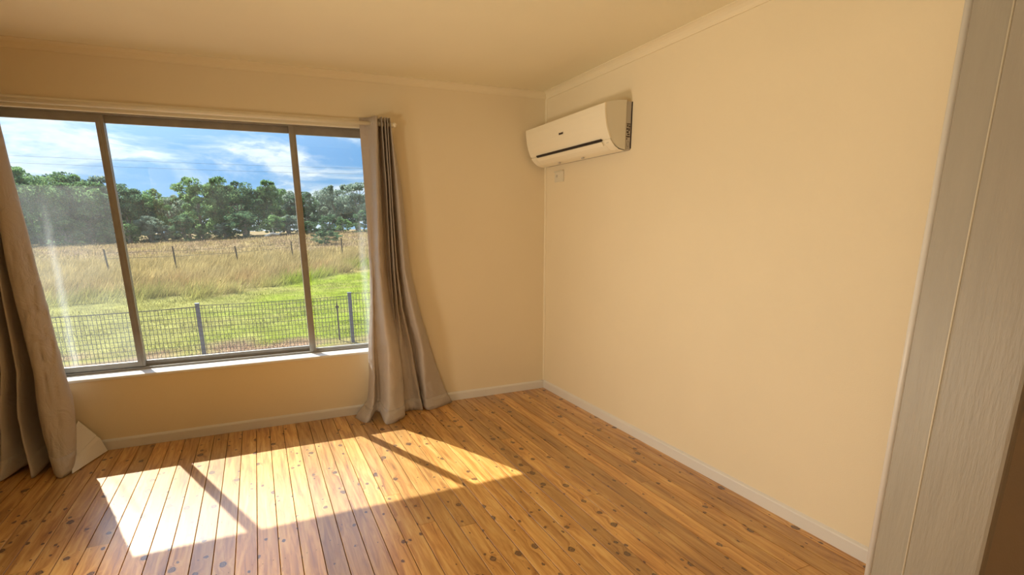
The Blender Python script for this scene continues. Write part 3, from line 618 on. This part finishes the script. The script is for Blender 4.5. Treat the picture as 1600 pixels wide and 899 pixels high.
# tall straw in tussocks, leaning in the wind
cx, cy = wedge(2600, 16, 44, 1.0); e_ = np.where(cx < -4, 17.0, 17.0 + (cx + 4) * 1.35); k = cy > e_; cx, cy = cx[k], cy[k]
rep = 34; hh = rng.uniform(0.35, 0.85, len(cx))
x = np.repeat(cx, rep) + rng.normal(0, 0.22, len(cx) * rep); y = np.repeat(cy, rep) + rng.normal(0, 0.22, len(cx) * rep)
hb = np.repeat(hh, rep) * rng.uniform(0.6, 1.1, len(x))
blades('dry_grass', x, y, hb, 0.012 + 0.0007 * y, (0.55, -0.1, 0.35), 'tall straw coloured grass leaning in the wind across the paddock', bright=1.1)
cx, cy = wedge(5200, 40, 112, 0.9); rep = 9
x = np.repeat(cx, rep) + rng.normal(0, 0.5, len(cx) * rep); y = np.repeat(cy, rep) + rng.normal(0, 0.5, len(cx) * rep)
blades('paddock_grass', x, y, rng.uniform(0.15, 0.42, len(x)), 0.07 + 0.0008 * y, (0.3, 0, 0.5), 'pale brown grass tufts on the rise in front of the distant trees', bright=1.1)
# leaf litter and stones along the foot of the fence
n = 5000; x = rng.uniform(-9, 3, n); y = rng.uniform(6.0, 8.1, n)
cols = np.array([0.55, 0.38, 0.22]) * rng.uniform(0.4, 1.7, (n, 1))
blades('leaf_litter', x, y, rng.uniform(0.02, 0.05, n), 0.05, (0, 0, 1.2), 'brown leaf litter and dirt along the foot of the wire fence', cols=cols)['category'] = 'leaf litter'

# ------------------------------------------------------------------ fence
def fence():
    root = tag(empty('wire_fence', (-3.3, 7.24, -0.9)), 'low dark wire mesh garden fence with grey posts just outside the window', 'fence')
    px = [-8.77, -6.04, -3.308, -0.580, 2.15]; py = [7.26, 7.25, 7.244, 7.165, 7.10]
    tops = [0.02, 0.02, 0.068, 0.121, 0.14]
    for x, y, t_ in zip(px, py, tops):
        b_ = bmesh.new(); box(b_, (x - 0.035, y - 0.03, -1.0), (x + 0.035, y + 0.03, t_), 0.006); po = part('fence_post', b_, M['post'], root)
        b_ = bmesh.new(); box(b_, (x - 0.04, y - 0.035, t_), (x + 0.04, y + 0.035, t_ + 0.012), 0.004); c_ = obj('post_cap', b_, M['post'], po)
    for i in range(4):
        b_ = bmesh.new(); xa, xb, ya, yb = px[i], px[i + 1], py[i], py[i + 1]; za = -0.90; top0, top1 = tops[i] - (0.03 if i != 3 else 0.0), tops[i + 1] - 0.05
        nn = int((xb - xa) / 0.062)
        def wire(p, q, r_):
            tube(b_, [p, q], r_, 4, cap=False)
        for j in range(1, nn):
            t_ = j / nn; x = xa + (xb - xa) * t_; y = ya + (yb - ya) * t_ - 0.035; jx = random.uniform(-.008, .008); sag = 0.02 * math.sin(PI * t_)
            wire((x + jx, y, za), (x - jx, y, top0 + (top1 - top0) * t_ - sag), 0.0044)
        zz = -0.87
        while zz < 0.06:
            k = (zz - za) / (top0 - za)
            if k > 1.005: break
            pts = [(xa + (xb - xa) * s / 8, ya + (yb - ya) * s / 8 - 0.035, min(zz, top0) + (top1 - top0) * k * s / 8 - 0.02 * math.sin(PI * s / 8) * k + random.uniform(-.003, .003)) for s in range(9)]
            tube(b_, pts, 0.0038, 4, cap=False); zz += 0.085
        pts = [(xa + (xb - xa) * s / 8, ya + (yb - ya) * s / 8 - 0.035, top0 + (top1 - top0) * s / 8 - 0.02 * math.sin(PI * s / 8)) for s in range(9)]
        tube(b_, pts, 0.005, 5, cap=False)
        o = part('wire_mesh', b_, M['wire'], root); o['kind'] = 'stuff'
fence()
sp = bmesh.new(); tube(sp, [(-0.80, 7.50, -1.0), (-0.80, 7.50, -0.17)], 0.017, 6); box(sp, (-0.835, 7.49, -0.21), (-0.765, 7.51, -0.17)); tube(sp, [(-0.80, 7.5, -0.17), (-0.805, 7.5, -0.09)], [0.02, 0.004], 6)
tag(obj('star_picket', sp, M['timber_post']), 'thin pointed steel picket just left of the right fence post', 'picket')

# thin paddock posts in the straw
for x, y, hgt, lean, lab in [(-9.45, 30.8, 1.0, -.08, 'thin dark paddock post seen through the left window pane'),
                             (-6.42, 31.5, 1.05, -.05, 'thin dark paddock post left of the middle of the centre pane'),
                             (-3.30, 33.9, 0.9, -.10, 'short leaning paddock post in the middle of the centre pane'),
                             (0.20, 38.9, 0.9, -.03, 'thin dark paddock post just left of the right window stile'),
                             (3.9, 40.0, 1.0, 0.0, 'thin dark paddock post seen through the right window pane')]:
    b_ = bmesh.new(); g0 = float(gz(x, y)); tube(b_, [(x, y, g0 - 0.1), (x + lean, y, g0 + hgt + 0.35)], 0.045, 6); tag(obj('paddock_post', b_, M['timber_post']), lab, 'post')
for i, zt in enumerate((1.15, 0.85)):
    b_ = bmesh.new(); P_ = [(-9.5, 30.8), (-6.45, 31.5), (-3.35, 33.9), (0.2, 38.9), (3.9, 40.0)]
    tube(b_, [(x, y, float(gz(x, y)) + zt) for x, y in P_], 0.008, 4, cap=False)
    tag(obj('paddock_wire', b_, M['wire']), ['upper', 'lower'][i] + ' plain wire strung between the thin paddock posts', 'fence wire')
# overhead lines
for za, zb, lab in ((7.95, 7.70, 'upper thin overhead cable crossing the sky'), (7.35, 7.10, 'lower thin overhead cable crossing the sky')):
    b_ = bmesh.new(); tube(b_, [(-60 + 110 * s / 12, 60, za + (zb - za) * s / 12 + 1.2 * (2 * s / 12 - 1) ** 2) for s in range(13)], 0.008, 4, cap=False); tag(obj('power_line', b_, M['steel']), lab, 'cable')

# ------------------------------------------------------------------ trees
def tree_meshes(name, hgt, wid, nleaf, seed, dense=1.0, low=0.12, leaf=0.26):
    rg = np.random.default_rng(seed)
    bm = bmesh.new(); stems = rg.integers(2, 4); ends = []
    for s in range(stems):
        a = rg.uniform(0, 2 * PI); d = rg.uniform(0.05, 0.28) * wid; p = [Vector((rg.uniform(-.2, .2), rg.uniform(-.2, .2), -0.3))]
        for q in range(1, 6):
            t_ = q / 5; p.append(Vector((math.cos(a) * d * t_ ** 1.3 + rg.normal(0, 0.12), math.sin(a) * d * t_ ** 1.3 + rg.normal(0, 0.12), hgt * 0.80 * t_)))
        tube(bm, p, [0.24 * (1 - 0.82 * q / 5) * hgt / 10 for q in range(6)], 7)
        for q in (2, 3, 4):
            for w_ in range(2):
                a2 = rg.uniform(0, 2 * PI); l_ = rg.uniform(0.22, 0.42) * wid; e = p[q] + Vector((math.cos(a2) * l_, math.sin(a2) * l_, rg.uniform(0.08, 0.2) * hgt))
                mid = (p[q] + e) / 2 + Vector((0, 0, -0.03 * hgt)); tube(bm, [p[q], mid, e], [0.075, 0.05, 0.02], 5); ends.append(e)
        ends.append(p[-1])
    bmesh.ops.recalc_face_normals(bm, faces=bm.faces[:]); tm = bpy.data.meshes.new(name + '_trunk'); bm.to_mesh(tm); bm.free()
    nb = int(26 * dense); cen = [e for e in ends]
    while len(cen) < nb:
        a = rg.uniform(0, 2 * PI); zt = rg.uniform(low, 0.97); rr = wid / 2 * math.sqrt(rg.uniform(0.05, 1)) * math.sin(PI * min(1, max(0.12, zt)) ** 0.8) ** 0.6
        cen.append(Vector((math.cos(a) * rr, math.sin(a) * rr, zt * hgt)))
    cen = np.array([list(c) for c in cen]); rad = rg.uniform(0.045, 0.125, len(cen)) * hgt
    idx = rg.integers(0, len(cen), nleaf); d = rg.normal(0, 1, (nleaf, 3)); d /= np.linalg.norm(d, axis=1)[:, None]
    P = cen[idx] + d * (rad[idx] * rg.uniform(0.35, 1.0, nleaf) ** 0.5)[:, None] * np.array([1.15, 1.15, 0.75])
    P[:, 2] = np.clip(P[:, 2], 0.1, hgt * 1.02)
    a1 = rg.normal(0, 1, (nleaf, 3)); a1[:, 2] -= 0.5; a1 /= np.linalg.norm(a1, axis=1)[:, None]; a2 = np.cross(a1, rg.normal(0, 1, (nleaf, 3))); a2 /= np.linalg.norm(a2, axis=1)[:, None]
    s1 = rg.uniform(0.6, 1.3, (nleaf, 1)) * leaf; s2 = s1 * 0.45
    V = np.stack([P - a1 * s1, P + a2 * s2, P + a1 * s1, P - a2 * s2], 1).reshape(-1, 3); F = np.arange(4 * nleaf).reshape(nleaf, 4)
    return tm, np_mesh(name + '_leaves', V, F, 4)
VAR = [tree_meshes('tall', 12, 8, 7000, 1, 1.5), tree_meshes('broad', 12, 11, 8500, 2, 1.7), tree_meshes('open', 12, 8, 4600, 3, 1.1, 0.3), tree_meshes('dense', 12, 10, 10000, 4, 1.9, 0.0), tree_meshes('airy', 12, 9, 4600, 5, 1.3, 0.2)]
LV = {}
def tree(x, y, zb, hgt, var, leafm, label, group=None, wscale=1.0, name='gum_tree'):
    root = empty(name, (x, y, zb - 0.05), random.uniform(0, 6.28)); s = hgt / 12.2; root.scale = (s * wscale, s * wscale, s)
    tm, lm = VAR[var]
    t_ = bpy.data.objects.new('trunk', tm); C.objects.link(t_); t_.parent = root
    if not tm.materials: tm.materials.append(M['bark'])
    l_ = bpy.data.objects.new('foliage', lm); C.objects.link(l_); l_.parent = root
    if not lm.materials: lm.materials.append(M['leaf_a'])
    l_.material_slots[0].link = 'OBJECT'; l_.material_slots[0].material = M[leafm]; l_['kind'] = 'stuff'
    return tag(root, label, 'tree', group)
front = [(-36.9, 106, -0.92, 13.3, 0, 'leaf_a', 'tall tree at the far left of the tree line, beside the left curtain'),
 (-33.8, 108, -0.94, 12.7, 1, 'leaf_a', 'tall spreading tree in the left pane with a branch high above the rest'),
 (-31.0, 112, -1.00, 11.9, 3, 'leaf_b', 'dense tree second from the tallest one in the left pane'),
 (-28.0, 110, -0.92, 11.9, 1, 'leaf_a', 'broad green tree in the middle of the left pane'),
 (-25.6, 113, -0.95, 11.6, 0, 'leaf_c', 'grey green tree behind the left window stile'),
 (-22.0, 110, -0.72, 9.8, 3, 'leaf_b', 'dark dense tree just right of the left window stile'),
 (-19.1, 112, -0.70, 9.6, 1, 'leaf_a', 'round topped green tree at the left of the centre pane'),
 (-16.2, 116, -0.72, 9.4, 4, 'leaf_c', 'thin grey green tree in the dip of the tree line'),
 (-13.9, 120, -0.59, 9.0, 2, 'leaf_b', 'low open tree at the lowest gap of the tree line'),
 (-10.9, 112, -0.40, 11.4, 1, 'leaf_a', 'tall green tree left of the middle of the centre pane'),
 (-7.3, 112, -0.23, 11.2, 0, 'leaf_a', 'tall bright green tree in the middle of the centre pane'),
 (-3.7, 114, 0.05, 10.5, 1, 'leaf_b', 'dark green tree right of the middle of the centre pane'),
 (0.9, 113, 0.35, 10.3, 0, 'leaf_a', 'round crowned green tree near the right end of the centre pane'),
 (4.3, 118, 0.52, 9.8, 4, 'leaf_c', 'thin tree partly behind the right window stile'),
 (7.8, 116, 0.74, 7.9, 3, 'leaf_b', 'low dark dense tree just right of the right window stile'),
 (11.4, 122, 0.74, 9.1, 2, 'leaf_c', 'slender grey green tree with a thin spire in the right pane'),
 (14.3, 118, 0.79, 10.4, 4, 'leaf_c', 'airy pale gum tree in the middle of the right pane'),
 (18.0, 114, 0.83, 11.3, 2, 'leaf_c', 'tall open gum tree next to the right curtain')]
for x, y, zb, hgt, var, lm, lab in front: tree(x, y, zb, hgt, var, lm, lab)
short = ['far left tall tree beside the left curtain', 'spreading tree with the high branch', 'dense tree right of the high branch', 'broad tree in the middle of the left pane', 'tree hidden by the left window stile',
 'dark tree just right of the left stile', 'round topped tree left in the centre pane', 'thin tree in the dip of the line', 'low tree at the lowest gap', 'tall tree left of the centre pane middle',
 'bright tree in the centre pane middle', 'dark tree right of the centre pane middle', 'round crowned tree right in the centre pane', 'thin tree at the right window stile', 'low dark tree right of the right stile',
 'slender tree with the thin spire', 'airy gum in the right pane', 'open gum beside the right curtain']
for i, fr_ in enumerate(front):
    x = fr_[0] * 1.17 + 0.4 + random.uniform(-.8, .8); y = random.uniform(127, 136); hgt = np.interp(x, [-45, -30, -22, -14, -8, 0, 8, 25], [12, 11.5, 9.2, 8.4, 10.3, 9.8, 7.6, 8.2]) * random.uniform(0.88, 1.0)
    tree(x, y, float(gz(x, y)), hgt, random.choice([3, 3, 1]), 'leaf_b', 'dark back row tree behind the ' + short[i], 'back row of the distant tree line', 1.4)
# low scrub under the trees
for i, fr_ in enumerate(front):
    x = fr_[0] * 0.95 + random.uniform(-.5, .5); y = random.uniform(103, 106)
    tree(x, y, float(gz(x, y)), random.uniform(2.0, 4.6), random.choice([3, 3, 1]), random.choice(['leaf_b', 'leaf_a', 'leaf_c']), 'low scrub bush below the ' + short[i], 'scrub at the foot of the trees', random.uniform(1.1, 1.8), name='scrub_bush')['category'] = 'bush'
g0 = float(gz(4.95, 60))
tree(4.95, 60, g0 - 0.05, 1.75, 1, 'leaf_b', 'lone round dark green bush on the dry paddock in the right pane', None, 2.0, name='paddock_bush')['category'] = 'bush'
b_ = bmesh.new(); g0 = float(gz(1.6, 100))
tube(b_, [(-0.6, 100, g0), (0.6, 100, g0 + 0.5), (1.6, 100, g0 + 0.35), (2.4, 100.2, g0 + 0.9)], [0.2, 0.18, 0.15, 0.06], 7); tube(b_, [(0.9, 100, g0 + 0.4), (0.7, 100, g0 + 1.5)], [0.12, 0.04], 6)
tag(obj('fallen_log', b_, M['deadwood']), 'bleached fallen log at the foot of the trees left of the right window stile', 'log')
